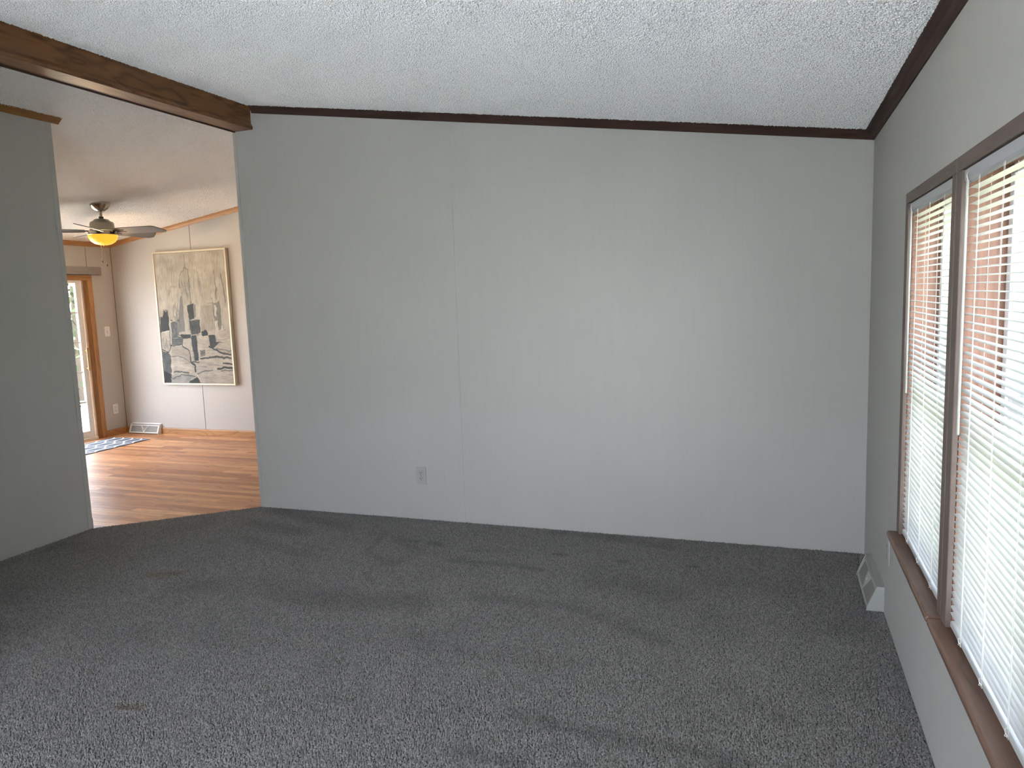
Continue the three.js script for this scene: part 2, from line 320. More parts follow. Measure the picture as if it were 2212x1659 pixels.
  obj('carpet_pile', pile, std({ vertexColors: true, roughness: 1 }), fl).userData.kind = 'stuff';
}
{ // wood strip floor of the dining room; strips run across the house
  const fl = struct('floor_dining', bx(-WD - 0.02, 0.004, -0.1, -0.004, -ZD - 0.01, 4.2), std({ color: lin(0.22, 0.12, 0.06), roughness: 0.5 }), 'orange brown wood strip floor of the dining room', 'floor');
  const tones = [[222, 164, 112], [206, 146, 98], [192, 132, 88], [230, 176, 126], [200, 144, 102], [214, 154, 106]];
  const mats = tones.map((t, i) => std({ map: woodTex(t, t.map((c) => c * 0.74), 120 + i * 13, { rings: 5, warp: 1.4, fine: 0.45, pow: 2.5 }), roughness: 0.4 }));
  const w = 0.0665; let row = 0;
  for (let z = -ZD + 0.002; z < 0.7; z += w, row++) {
    let x = -WD + 0.002 - rr(0, 0.8);
    while (x < 0) {
      const len = rr(0.7, 1.15), a = Math.max(x, -WD + 0.002), b = Math.min(x + len, 0.002), g = 0.0005;
      const seen = z + w < 0.02 || a < 0;
      if (b - a > 0.01 && seen && !(z > -0.05 && b > -z * 1.15 + 0.5 && a > -0.35)) obj('plank', bx(a + g, b - g, -0.004, 0, z + g, z + w - g, 0, 'x'), mats[Math.floor(rnd() * mats.length)], fl);
      x += len;
    }
  }
}

/* ------------------------------------------------------------------ trims: crowns, beam, corner beads, baseboards */
const crownProfile = (p, h) => [[0, 0], [0.006, 0], [0.010, 0.008], [0.014, 0.012], [0.5 * p, 0.55 * h], [p - 0.008, h - 0.010], [p, h - 0.006], [p, h + 0.02], [0, h + 0.02]];
function crown(name, mat, label, from, to, len, profile, grain) { // sweep profile: outward a, up b between two points
  const [A, B] = [from, to], pos = [], n = profile.length;
  const at = (P, [a, b], out) => [P[0] + out[0] * a, P[1] + b, P[2] + out[1] * a];
  for (let i = 0; i < n; i++) {
    const p = profile[i], q = profile[(i + 1) % n], a = at(A, p, len), b = at(B, p, len), c = at(B, q, len), d = at(A, q, len);
    pos.push(...a, ...b, ...c, ...a, ...c, ...d);
  }
  for (let i = 1; i < n - 1; i++) { pos.push(...at(A, profile[0], len), ...at(A, profile[i], len), ...at(A, profile[i + 1], len)); pos.push(...at(B, profile[0], len), ...at(B, profile[i + 1], len), ...at(B, profile[i], len)); }
  const g = new THREE.BufferGeometry(); g.setAttribute('position', new THREE.Float32BufferAttribute(pos, 3));
  return struct(name, metric(g, grain), mat, label, 'trim');
}
crown('trim_1', M.walnut, 'dark brown crown moulding above the blank wall', [0.165, 2.7228 - 0.146 * 0.165, 0], [W, 2.1525, 0], [0, 1], crownProfile(0.034, 0.046), 'x');
crown('trim_2', M.walnut, 'dark brown crown moulding above the windows', [W, 2.1525, 0], [W, 2.1525, ZF], [-1, 0], crownProfile(0.042, 0.046), 'z');
crown('trim_3', M.oakDark, 'short oak crown moulding on top of the left partition', [XL, 2.6, ZL - 0.055], [XL, 2.6, ZF], [1, 0], crownProfile(0.044, 0.04), 'z');
crown('trim_4', M.oak, 'oak crown moulding sloping up above the painting', [-WD, 2.136, -ZD], [0, 2.136 + 0.1535 * WD, -ZD], [0, 1], crownProfile(0.04, 0.046), 'x');
crown('trim_5', M.oak, 'oak crown moulding above the patio door', [-WD, 2.136, -ZD], [-WD, 2.136, 4.2], [1, 0], crownProfile(0.04, 0.046), 'z');
{ // boxed ridge beam with a lip along its lower edge
  const b = thing('ridge_beam', 'brown wood grain boxed beam along the ceiling ridge', 'beam', [0, 0, 0], undefined, 'structure');
  obj('fascia', prism([[0.018, 2.612], [0.152, 2.612], [0.152, 2.76], [0.018, 2.77]], 0, ZF, 'z', [], 'z'), M.beam, b);
  obj('lower_board', prism([[0.013, 2.598], [0.018, 2.594], [0.158, 2.594], [0.163, 2.598], [0.163, 2.612], [0.158, 2.624], [0.152, 2.632], [0.150, 2.632], [0.150, 2.613], [0.013, 2.613]], 0.0, ZF, 'z', [], 'z'), M.beam, b);
  obj('edge_bead', bx(0.009, 0.022, 2.588, 2.598, 0, ZF, 0.003, 'z'), M.walnut, b);
}
struct('trim_6', [bx(-0.003, 0.020, 0, 2.594, 0, 0.0035, 0.0012, 'y'), bx(0.0185, 0.0215, 0, 2.594, 0, 0.005, 0.001, 'y')], M.wall, 'narrow white corner strip on the end of the blank wall', 'trim');
struct('trim_7', [bx(XL, XL + 0.0035, 0, 2.6, ZL - 0.003, ZL + 0.03, 0.0012, 'y')], M.wall, 'narrow grey corner strip on the end of the left partition', 'trim');
struct('baseboard_dining_back', prism([[0, 0], [0.013, 0], [0.013, 0.058], [0.009, 0.066], [0.004, 0.0685], [0, 0.0685]].map(([a, b]) => [-ZD + a, b]), -WD, 0, 'x', [], 'x'), M.oak, 'oak baseboard under the painting', 'baseboard');
struct('baseboard_dining_left', prism([[0, 0], [0.013, 0], [0.013, 0.058], [0.009, 0.066], [0.004, 0.0685], [0, 0.0685]].map(([a, b]) => [-WD + a, b]), -ZD + 0.013, -2.006, 'z', [], 'z'), M.oak, 'short oak baseboard beside the patio door', 'baseboard');
struct('baseboard_left', bx(XL - 0.1, XL - 0.004, 0, 0.07, ZL - 0.013, ZL - 0.001, 0.003), M.walnut, 'dark baseboard end on the left partition', 'baseboard');
struct('baseboard_back', bx(-0.012, 0.003, 0, 0.062, -0.1, -0.006, 0.003, 'z'), M.walnut, 'dark baseboard end beside the blank wall', 'baseboard');

/* ------------------------------------------------------------------ windows of the right wall */
function windowUnit(n, z0, z1, cl, cr, label) {
  const w = thing('window_' + n, label, 'window', [W, WY0, (z0 + z1) / 2], undefined, 'structure');
  const zc = (z0 + z1) / 2, X = (v) => v - W, Y = (v) => v - WY0, Zz = (v) => v - zc;
  const B = (x0, x1, y0, y1, a, b, r, gr) => bx(X(x0), X(x1), Y(y0), Y(y1), Zz(a), Zz(b), r, gr);
  const cas = W - 0.016, st = 0.497;
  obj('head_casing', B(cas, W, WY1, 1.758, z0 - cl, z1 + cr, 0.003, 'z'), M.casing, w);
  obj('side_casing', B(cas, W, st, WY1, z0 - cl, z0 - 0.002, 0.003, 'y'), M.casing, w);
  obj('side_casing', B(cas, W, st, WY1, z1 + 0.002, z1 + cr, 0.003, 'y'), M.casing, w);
  obj('jamb', B(W, 4.0, st, WY1, z0 - 0.018, z0, 0, 'y'), M.jamb, w);
  obj('jamb', B(W, 4.0, st, WY1, z1, z1 + 0.018, 0, 'y'), M.jamb, w);
  obj('head_jamb', B(W, 4.0, WY1, WY1 + 0.018, z0 - 0.018, z1 + 0.018, 0, 'z'), M.jamb, w);
  const s0 = z0 - cl + 0.002, s1 = z1 + cr - 0.005;
  obj('stool', B(3.855, W, 0.474, st, s0, s1, 0.009, 'z'), M.stool, w);
  obj('stool_board', B(W - 0.01, 4.0, 0.4755, st, z0 - 0.016, z1 + 0.016, 0, 'z'), M.stool, w);
  // white vinyl double hung unit
  const fx0 = 3.997, fx1 = 4.06, f = 0.034;
  obj('vinyl_frame', [B(fx0, fx1, st - 0.02, WY1 + 0.018, z0 - 0.018, z0 + f, 0.003, 'y'), B(fx0, fx1, st - 0.02, WY1 + 0.018, z1 - f, z1 + 0.018, 0.003, 'y'), B(fx0, fx1, WY1 - f + 0.01, WY1 + 0.018, z0, z1, 0.003, 'z'), B(fx0, fx1, st - 0.02, st + f - 0.006, z0, z1, 0.003, 'z')], M.vinyl, w);
  const mid = 1.125, a = z0 + f, b = z1 - f, e = 0.036;
  const sash = (y0, y1, x0, nm) => {
    const s = obj('sash', [B(x0, x0 + 0.022, y0, y1, a, a + e, 0.002, 'y'), B(x0, x0 + 0.022, y0, y1, b - e, b, 0.002, 'y'), B(x0, x0 + 0.022, y1 - e, y1, a + e, b - e, 0.002, 'z'), B(x0, x0 + 0.022, y0, y0 + e, a + e, b - e, 0.002, 'z')], M.vinyl, w);
    obj('pane', B(x0 + 0.009, x0 + 0.013, y0 + e, y1 - e, a + e, b - e), M.glass, s);
    return s;
  };
  sash(st + f - 0.008, mid + 0.018, 4.003);
  sash(mid - 0.018, WY1 - f + 0.012, 4.03);
  obj('sash_lock', [B(3.995, 4.02, mid + 0.018, mid + 0.034, zc - 0.03, zc + 0.03, 0.004, 'z')], M.vinyl, w);
  return w;
}
windowUnit(1, WIN[0][0], WIN[0][1], 0.055, 0.046, 'brown trimmed window next to the corner of the room');
windowUnit(2, WIN[1][0], WIN[1][1], 0.060, 0.060, 'brown trimmed window farther along from the corner');

{ // unseen picture window added behind the camera to brighten the room
  const w = thing('window_3', 'unseen three pane picture window added to light the carpeted room', 'window', [0, FY0, ZF], undefined, 'structure');
  const B = (x0, x1, y0, y1, z0, z1, gr) => bx(x0, x1, y0 - FY0, y1 - FY0, z0 - ZF, z1 - ZF, 0.003, gr);
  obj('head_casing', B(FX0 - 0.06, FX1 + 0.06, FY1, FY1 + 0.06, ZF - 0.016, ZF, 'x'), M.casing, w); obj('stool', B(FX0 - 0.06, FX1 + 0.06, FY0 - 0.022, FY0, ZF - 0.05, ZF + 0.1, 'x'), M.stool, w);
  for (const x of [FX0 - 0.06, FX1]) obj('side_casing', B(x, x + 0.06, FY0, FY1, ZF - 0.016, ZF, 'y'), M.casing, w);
  const n = 3, pw = (FX1 - FX0) / n;
  for (let i = 0; i < n; i++) {
    const a = FX0 + i * pw, b = a + pw, e = 0.035;
    const s = obj('sash', [B(a, a + e, FY0, FY1, ZF + 0.06, ZF + 0.1, 'y'), B(b - e, b, FY0, FY1, ZF + 0.06, ZF + 0.1, 'y'), B(a + e, b - e, FY0, FY0 + e, ZF + 0.06, ZF + 0.1, 'x'), B(a + e, b - e, FY1 - e, FY1, ZF + 0.06, ZF + 0.1, 'x')], M.vinyl, w);
    obj('pane', bx(a + e, b - e, e, FY1 - FY0 - e, 0.078, 0.082), M.glass, s);
  }
}

/* ------------------------------------------------------------------ mini blinds */
const slatGeo = {};
function slatGeometry(len) {
  const key = len.toFixed(3); if (slatGeo[key]) return slatGeo[key];
  const n = 6, w = 0.025, cr = 0.0026, t = 0.0005, top = [], bot = [];
  for (let i = 0; i <= n; i++) { const s = i / n - 0.5, y = cr * (1 - 4 * s * s); top.push([s * w, y]); bot.push([s * w, y - t]); }
  const sh = new THREE.Shape([...top, ...bot.reverse()].map((q) => new THREE.Vector2(...q)));
  const g = new THREE.ExtrudeGeometry(sh, { depth: len, bevelEnabled: false }); g.translate(0, 0, -len / 2);
  return (slatGeo[key] = g);
}
function blind(z0, z1, label, lad, wandZ) {
  const zc = (z0 + z1) / 2, len = z1 - z0, xs = 3.9125, bot = 0.506;
  const g = thing('window_blind', label, 'blind', [xs, bot, zc], 'mini blinds on the window wall');
  const Yl = (v) => v - bot;
  obj('headrail', bx(-0.013, 0.013, Yl(1.692), Yl(1.717), -len / 2, len / 2, 0.002, 'z'), M.blindRail, g);
  // valance with a rolled lower edge
  const vp = [[-0.0165, 1.7165], [-0.0145, 1.7165], [-0.0145, 1.692], [-0.011, 1.687], [-0.004, 1.6845], [-0.004, 1.6825], [-0.012, 1.685], [-0.0165, 1.691]].map(([a, b]) => [a, Yl(b)]);
  obj('valance', prism(vp, -len / 2 - 0.002, len / 2 + 0.002, 'z', [], 'z'), M.valance, g);
  const sg = slatGeometry(len - 0.006), pitch = 0.0197, n = 58;
  for (let i = 0; i < n; i++) {
    const y = 1.668 - i * pitch + rr(-0.0007, 0.0007); if (y < 0.531) break;
    const s = obj('slat', sg, M.blind, g); s.position.set(0, Yl(y), rr(-0.001, 0.001)); s.rotation.z = rr(-0.02, 0.02) - 0.03; s.rotation.x = rr(-0.0006, 0.0006);
  }
  obj('bottom_rail', bx(-0.012, 0.012, 0.0, 0.017, -len / 2 + 0.002, len / 2 - 0.002, 0.004, 'z'), M.blindRail, g);
  for (const z of lad) {
    const a = z - zc;
    for (const x of [-0.0131, 0.0131]) obj('ladder_cord', new THREE.CylinderGeometry(0.00042, 0.00042, 1.18, 5).translate(x, 0.59, a - 0.004), M.cord, g);
    const lc = obj('lift_cord', new THREE.CylinderGeometry(0.0006, 0.0006, 1.19, 5).translate(-0.0136, 0.597, a + 0.006), M.cord, g);
    obj('cord_knot', [tube([[-0.0135, 0.022, a], [-0.019, 0.026, a + 0.004], [-0.02, 0.018, a + 0.012], [-0.0145, 0.012, a + 0.008], [-0.018, 0.006, a - 0.002], [-0.014, 0.009, a - 0.008]], 0.0009, 20, 5)], M.cord, lc);
  }
  const wz = wandZ - zc;
  const wd = obj('tilt_wand', new THREE.CylinderGeometry(0.0036, 0.0036, 0.64, 6).translate(-0.021, Yl(1.365), wz), M.wand, g);
  obj('wand_hook', tube([[-0.006, Yl(1.70), wz], [-0.019, Yl(1.705), wz], [-0.023, Yl(1.697), wz], [-0.021, Yl(1.688), wz], [-0.021, Yl(1.68), wz]], 0.0013, 14, 5), M.steel, wd);
  return g;
}
blind(1.201, 1.889, 'white mini blind in the window next to the corner', [1.33, 1.542, 1.755], 1.258);
blind(2.010, 2.680, 'white mini blind in the window farther from the corner', [2.14, 2.345, 2.55], 2.062);

/* ------------------------------------------------------------------ wall plates */
function outlet(name, label, pos, turn, mat, kind, group) {
  const g = thing(name, label, kind, pos, group); g.rotation.y = turn;
  obj('cover_plate', new RoundedBoxGeometry(0.07, 0.1143, 0.006, 3, 0.0028).translate(0, 0, 0.003), mat, g);
  if (kind === 'outlet') {
    for (const s of [1, -1]) {
      const sh = new THREE.Shape(); const r = 0.0172, h = 0.0135, a0 = Math.asin(h / r);
      sh.absarc(0, 0, r, -a0, a0, false); sh.absarc(0, 0, r, Math.PI - a0, Math.PI + a0, false); sh.closePath();
      const f = obj('receptacle', new THREE.ExtrudeGeometry(sh, { depth: 0.003, bevelEnabled: true, bevelSize: 0.0005, bevelThickness: 0.0005, bevelSegments: 1, curveSegments: 8 }).translate(0, s * 0.0195, 0.0045), mat, g);
      obj('slots', [new THREE.BoxGeometry(0.0028, 0.0095, 0.002).translate(-0.0064, s * 0.0195 + 0.003, 0.0074), new THREE.BoxGeometry(0.0028, 0.008, 0.002).translate(0.0064, s * 0.0195 + 0.003, 0.0074), new THREE.CylinderGeometry(0.0027, 0.0027, 0.002, 10).rotateX(Math.PI / 2).translate(0, s * 0.0195 - 0.0075, 0.0074)], M.slot, f);
    }
    obj('screw', new THREE.CylinderGeometry(0.0027, 0.0027, 0.002, 10).rotateX(Math.PI / 2).translate(0, 0, 0.006), M.darkMetal, g);
  } else {
    obj('toggle', new RoundedBoxGeometry(0.0095, 0.02, 0.016, 2, 0.002).rotateX(-0.35).translate(0, 0.002, 0.009), mat, g);
    obj('toggle_slot', new THREE.BoxGeometry(0.011, 0.024, 0.001).translate(0, 0, 0.0062), M.slot, g);
    for (const s of [1, -1]) obj('screw', new THREE.CylinderGeometry(0.0026, 0.0026, 0.002, 10).rotateX(Math.PI / 2).translate(0, s * 0.03, 0.006), M.darkMetal, g);
  }
  return g;
}
outlet('wall_outlet', 'pale grey duplex outlet low on the blank wall', [1.286, 0.297, 0.0002], 0, M.plate, 'outlet');
outlet('wall_outlet', 'white duplex outlet under the window stool', [W - 0.0002, 0.315, 0.86], -Math.PI / 2, M.wall, 'outlet');
outlet('wall_outlet', 'white duplex outlet low beside the patio door', [-WD + 0.0002, 0.298, -2.155], Math.PI / 2, M.plateWhite, 'outlet');
outlet('light_switch', 'white toggle light switch beside the patio door', [-WD + 0.0002, 1.19, -2.146], Math.PI / 2, M.plateWhite, 'switch');

/* ------------------------------------------------------------------ baseboard heat registers */
function register(label, pos, turn, skin) {
  // local: x along the wall, z out of the wall, y up
  const L = 0.43, h = 0.112, dT = 0.03, dB = 0.069, lip = 0.012, g = thing('floor_register', label, 'register', pos, 'baseboard heat registers'); g.rotation.y = turn;
  const prof = [[0, 0], [dB, 0], [dB, lip], [dT + 0.004, h - 0.012], [dT, h], [0, h]];
  const end = (x) => { const s = new THREE.Shape(prof.map((q) => new THREE.Vector2(...q))); const e = new THREE.ExtrudeGeometry(s, { depth: 0.004, bevelEnabled: true, bevelSize: 0.0008, bevelThickness: 0.0008, bevelSegments: 1 }); e.rotateY(-Math.PI / 2); e.translate(x, 0, 0); return e; };
  obj('end_cap', end(-L / 2 + 0.004), skin, g); obj('end_cap', end(L / 2), skin, g);
  obj('top_shelf', [bx(-L / 2 + 0.004, L / 2 - 0.004, h - 0.004, h, 0, dT + 0.002, 0.0012), bx(-L / 2, L / 2, h - 0.002, h + 0.008, 0, 0.003, 0.001)], skin, g);
  // sloping front: a frame in its own plane
  const sl = Math.hypot(dB - dT, h - lip - 0.01), ang = Math.atan2(dB - dT, h - lip - 0.01), front = new THREE.Group();
  front.name = 'front_grille'; front.position.set(0, lip - 0.002, dB - 0.003); front.rotation.x = -ang; g.add(front);
  const a = L / 2 - 0.012, flat = (pts, th, z) => { const s = new THREE.Shape(pts.map((q) => new THREE.Vector2(...q))); return new THREE.ExtrudeGeometry(s, { depth: th, bevelEnabled: false }).translate(0, 0, z); };
  const bar = (x0, y0, x1, y1, w) => { const l = Math.hypot(x1 - x0, y1 - y0), q = new THREE.BoxGeometry(l, w, 0.004); q.rotateZ(Math.atan2(y1 - y0, x1 - x0)); return q.translate((x0 + x1) / 2, (y0 + y1) / 2, 0.002); };
  obj('frame', [bar(-L / 2 + 0.005, 0.006, L / 2 - 0.005, 0.006, 0.012), bar(-L / 2 + 0.005, sl - 0.006, L / 2 - 0.005, sl - 0.006, 0.012), bar(-a, 0, -a, sl, 0.012), bar(a, 0, a, sl, 0.012), bar(-0.05, sl - 0.01, 0, 0.012, 0.007), bar(0.05, sl - 0.01, 0, 0.012, 0.007)], skin, front);
  obj('mesh_screen', [flat([[-a, 0.01], [0, 0.01], [-0.05, sl - 0.01], [-a, sl - 0.01]], 0.001, -0.001)], M.registerMesh, front);
  obj('mesh_screen', [flat([[a, 0.01], [a, sl - 0.01], [0.05, sl - 0.01], [0, 0.01]], 0.001, -0.001)], M.registerMesh, front);
  const fins = []; for (let i = -4; i <= 4; i++) { const hh = (sl - 0.03) * (1 - Math.abs(i) / 5.2); fins.push(new THREE.BoxGeometry(0.0026, hh, 0.003).translate(i * 0.0095, sl - 0.014 - hh / 2, 0)); }
  fins.push(new THREE.BoxGeometry(0.06, 0.0025, 0.003).translate(0, sl - 0.04, 0.0005));
  obj('louvers', fins, skin, front);
  obj('damper_lever', new RoundedBoxGeometry(0.006, 0.014, 0.01, 2, 0.002).translate(0, sl - 0.04, 0.006), skin, front);
  obj('duct_throat', bx(-L / 2 + 0.006, L / 2 - 0.006, 0.004, h - 0.008, 0.001, 0.012), M.slot, g);
  return g;
}
register('pale metal baseboard register on the carpet under the window wall', [W, 0.006, 0.548], -Math.PI / 2, M.register);
register('white metal baseboard register on the wood floor under the painting wall', [-3.405, 0, -ZD], 0, M.plateWhite);

/* ------------------------------------------------------------------ sliding patio door */
{
  const d = thing('door_1', 'white framed sliding glass patio door with wood casing', 'door', [-WD, 0, (DZ0 + DZ1) / 2], undefined, 'structure');
  const zc = (DZ0 + DZ1) / 2, B = (x0, x1, y0, y1, a, b, r, gr) => bx(x0 + WD, x1 + WD, y0, y1, a - zc, b - zc, r, gr);
  const f = -WD + 0.016;
  obj('side_casing', B(-WD, f, 0, 1.765, -2.003, -1.942, 0.003, 'y'), M.oak, d);
  obj('side_casing', B(-WD, f, 0, 1.765, -0.02, 0.04, 0.003, 'y'), M.oak, d);
  obj('head_casing', B(-WD, f, 1.765, 1.824, -2.003, 0.04, 0.003, 'z'), M.oak, d);
  obj('jamb', B(-WD - T, f - 0.006, 0, 1.79, -1.946, -1.888, 0.002, 'y'), M.oakDark, d);
  obj('jamb', B(-WD - T, f - 0.006, 0, 1.79, -0.075, -0.018, 0.002, 'y'), M.oakDark, d);
  obj('head_jamb', B(-WD - T, f - 0.006, 1.772, 1.79, -1.888, -0.075, 0.002, 'z'), M.oakDark, d);
  obj('threshold', B(-WD - T, f, -0.01, 0.03, -1.888, -0.075, 0.004, 'z'), M.beige, d);
  const leaf = (z0, z1, x0) => {
    const x1 = x0 + 0.035, y0 = 0.03, y1 = 1.775, st = 0.062, rb = 0.075;
    const p = obj('door_panel', [B(x0, x1, y0, y1, z0, z0 + st, 0.003, 'y'), B(x0, x1, y0, y1, z1 - st, z1, 0.003, 'y'), B(x0, x1, y1 - 0.04, y1, z0 + st, z1 - st, 0.003, 'z'), B(x0, x1, y0, y0 + rb, z0 + st, z1 - st, 0.003, 'z')], M.plateWhite, d);
    obj('pane', B(x0 + 0.014, x0 + 0.02, y0 + rb, y1 - 0.04, z0 + st, z1 - st), M.glass, p);
    for (const y of [1.413, 1.088, 0.761, 0.427]) obj('muntin', B(x0 + 0.0215, x0 + 0.0245, y - 0.009, y + 0.009, z0 + st, z1 - st, 0, 'z'), M.vinyl, p);
    for (let k = 1; k < 4; k++) { const z = z0 + st + (k * (z1 - z0 - 2 * st)) / 4; obj('muntin', B(x0 + 0.0205, x0 + 0.0235, y0 + rb, y1 - 0.04, z - 0.009, z + 0.009, 0, 'y'), M.vinyl, p); }
    return p;
  };
  const p1 = leaf(-1.87, -0.93, -WD - 0.045);
  leaf(-0.985, -0.078, -WD - 0.092);
  obj('door_handle', [B(-WD - 0.012, -WD + 0.03, 0.79, 0.815, -1.855, -1.838, 0.004, 'y'), B(-WD - 0.012, -WD + 0.03, 0.985, 1.01, -1.855, -1.838, 0.004, 'y'), B(-WD + 0.018, -WD + 0.034, 0.77, 1.03, -1.858, -1.835, 0.006, 'y')], M.brass, p1);
}
{ // grey valance of the door blind
  const v = thing('door_valance', 'plain grey blind valance board above the patio door', 'valance', [-WD, 1.829, -1.1]);
  const greyBoard = std({ map: woodTex([150, 143, 138], [138, 131, 126], 301, { fine: 0.8 }), roughness: 0.6 });
  obj('front_board', bx(0.062, 0.074, 0, 0.081, -0.985, 1.1, 0.002, 'z'), greyBoard, v);
  obj('return_board', bx(0, 0.062, 0, 0.081, -0.985, -0.975, 0.001, 'x'), greyBoard, v);
  obj('track', bx(0.01, 0.055, 0.05, 0.075, -0.97, 1.1, 0.002, 'z'), M.plateWhite, v);
}

/* ------------------------------------------------------------------ rug by the patio door */
{
  const c = document.createElement('canvas'); c.width = 512; c.height = 1024; const x = c.getContext('2d');
  x.fillStyle = '#5d646e'; x.fillRect(0, 0, 512, 1024);
  x.strokeStyle = '#e6e4df'; x.lineCap = 'round';
  const cols = 4, cw = 512 / cols, ch = 1024 / 5;
  for (const dx of [-9, 9]) {
    x.lineWidth = 9;
    for (let i = -1; i <= cols + 1; i++) for (const ph of [0, Math.PI]) {
      x.beginPath();
      for (let y = -20; y <= 1044; y += 8) { const s = Math.sin((y / ch) * Math.PI * 2 / 2 + ph), px = i * cw + dx * 0.5 + Math.sign(s) * Math.pow(Math.abs(s), 0.7) * cw * 0.5; y === -20 ? x.moveTo(px, y) : x.lineTo(px, y); }
      x.stroke();
    }
  }
  const t = finish(new THREE.CanvasTexture(c), true, 1, 1);
  const r = thing('door_mat', 'grey mat with white trellis pattern by the patio door', 'rug', [-3.3, 0, -1.385]);
  const w = 0.525, l = 1.17, weave = tex(128, 128, (u, v) => 0.5 + 0.5 * Math.sin(u * 64 * 6.283) * Math.sin(v * 64 * 6.283), false, 0.2);
  const top = new THREE.PlaneGeometry(w, l, 1, 1).rotateX(-Math.PI / 2).translate(0, 0.0062, 0);
  obj('woven_face', top, std({ map: t, roughness: 0.95 }), r);
  obj('backing', bx(-w / 2, w / 2, 0, 0.006, -l / 2, l / 2, 0.002), std({ color: lin(0.05, 0.055, 0.07), roughness: 0.95, bumpMap: weave, bumpScale: 0.001 }), r);
}

/* ------------------------------------------------------------------ framed canvas */
{
  // corners of the canvas in a drawing frame, and homography to the unit square
  const src = [[137, 228], [838, 180], [952, 1508], [268, 1505]];
  const solve = (A, b) => { const n = b.length; for (let i = 0; i < n; i++) { let p = i; for (let r = i + 1; r < n; r++) if (Math.abs(A[r][i]) > Math.abs(A[p][i])) p = r;[A[i], A[p]] = [A[p], A[i]];[b[i], b[p]] = [b[p], b[i]]; for (let r = i + 1; r < n; r++) { const f = A[r][i] / A[i][i]; for (let c = i; c < n; c++) A[r][c] -= f * A[i][c]; b[r] -= f * b[i]; } } const x = []; for (let i = n - 1; i >= 0; i--) { let s = b[i]; for (let c = i + 1; c < n; c++) s -= A[i][c] * x[c]; x[i] = s / A[i][i]; } return x; };
  const dst = [[0, 0], [1, 0], [1, 1], [0, 1]], A = [], b = [];
  src.forEach(([x, y], i) => { const [u, v] = dst[i]; A.push([x, y, 1, 0, 0, 0, -u * x, -u * y]); b.push(u); A.push([0, 0, 0, x, y, 1, -v * x, -v * y]); b.push(v); });
  const hm = solve(A, b), CW = 680, CH = 1024;
  const mp = ([x, y]) => { const d = hm[6] * x + hm[7] * y + 1; return [((hm[0] * x + hm[1] * y + hm[2]) / d) * CW, ((hm[3] * x + hm[4] * y + hm[5]) / d) * CH]; };
  const c = document.createElement('canvas'); c.width = CW; c.height = CH; const x = c.getContext('2d');
  x.fillStyle = '#c9c2b6'; x.fillRect(0, 0, CW, CH);
  const brush = (n, x0, x1, y0, y1, cols, w, l, vert, al) => { for (let i = 0; i < n; i++) { x.globalAlpha = al * rr(0.4, 1); x.strokeStyle = cols[Math.floor(rnd() * cols.length)]; x.lineWidth = rr(w * 0.4, w); x.lineCap = 'round'; const [px, py] = mp([rr(x0, x1), rr(y0, y1)]), q = rr(l * 0.4, l), a = vert ? rr(-8, 8) : q, bb = vert ? q : rr(-12, 12); x.beginPath(); x.moveTo(px, py); x.quadraticCurveTo(px + a * 0.5 + rr(-6, 6), py + bb * 0.5 + rr(-4, 4), px + a, py + bb); x.stroke(); } x.globalAlpha = 1; };
  const poly = (pts, col, al = 1) => { x.globalAlpha = al; x.fillStyle = col; x.beginPath(); pts.forEach((p, i) => { const q = mp(p); i ? x.lineTo(...q) : x.moveTo(...q); }); x.closePath(); x.fill(); x.globalAlpha = 1; };
  const line = (pts, col, w, al = 1) => { x.globalAlpha = al; x.strokeStyle = col; x.lineWidth = w; x.lineJoin = x.lineCap = 'round'; x.beginPath(); pts.forEach((p, i) => { const q = mp(p); i ? x.lineTo(...q) : x.moveTo(...q); }); x.stroke(); x.globalAlpha = 1; };
  brush(260, 140, 900, 200, 750, ['#d6cfc2', '#bdb6aa', '#c4bdb1', '#aeaaa2'], 16, 90, true, 0.35);
  brush(150, 160, 420, 250, 650, ['#b2aea6', '#c9c3b7'], 20, 80, true, 0.3);
  brush(220, 240, 940, 1050, 1500, ['#d9d2c6', '#a9a6a0', '#bcb6ac', '#8f9090'], 14, 120, false, 0.4);
  // distant towers
  poly([[300, 560], [365, 548], [400, 880], [315, 890]], '#cfc8bb'); brush(26, 320, 385, 700, 860, ['#5d6468', '#7c8082', '#8d8f8e'], 9, 60, true, 0.55);
  poly([[405, 420], [440, 368], [480, 372], [500, 560], [520, 720], [430, 730], [410, 560]], '#bab5aa'); brush(26, 420, 505, 480, 720, ['#8b8d8c', '#cfc9bd', '#6d7478', '#9b9b97'], 8, 80, true, 0.55);
  line([[437, 225], [440, 300], [447, 365]], '#7f837f', 7, 0.7); line([[400, 560], [400, 430], [420, 392], [447, 365], [482, 372], [492, 480]], '#4c5254', 4, 0.85);
  line([[312, 280], [318, 400], [325, 540]], '#8e908d', 6, 0.6); line([[300, 640], [306, 560], [368, 548]], '#54595b', 3, 0.8); line([[490, 480], [500, 600], [520, 720]], '#3f4547', 5, 0.8);
  line([[580, 400], [590, 520], [610, 640]], '#85878a', 10, 0.5); line([[600, 500], [628, 650]], '#8e9092', 12, 0.5); line([[540, 430], [545, 560]], '#a09f9c', 8, 0.5);
  line([[742, 385], [750, 480], [765, 560], [770, 690]], '#6f7476', 7, 0.6); line([[812, 430], [835, 560], [858, 700]], '#73787b', 12, 0.55); line([[770, 560], [760, 660]], '#7d8080', 16, 0.4);
  // right hand block
  poly([[610, 735], [730, 730], [755, 980], [620, 1000]], '#b3aca1'); poly([[735, 715], [800, 700], [830, 960], [760, 1000]], '#8f8f8b'); poly([[745, 730], [765, 728], [775, 850], [755, 850]], '#d6cfc2'); poly([[815, 800], [850, 805], [865, 990], [825, 990]], '#d2cbbe'); poly([[755, 900], [785, 895], [800, 1050], [765, 1040]], '#d5cec1');
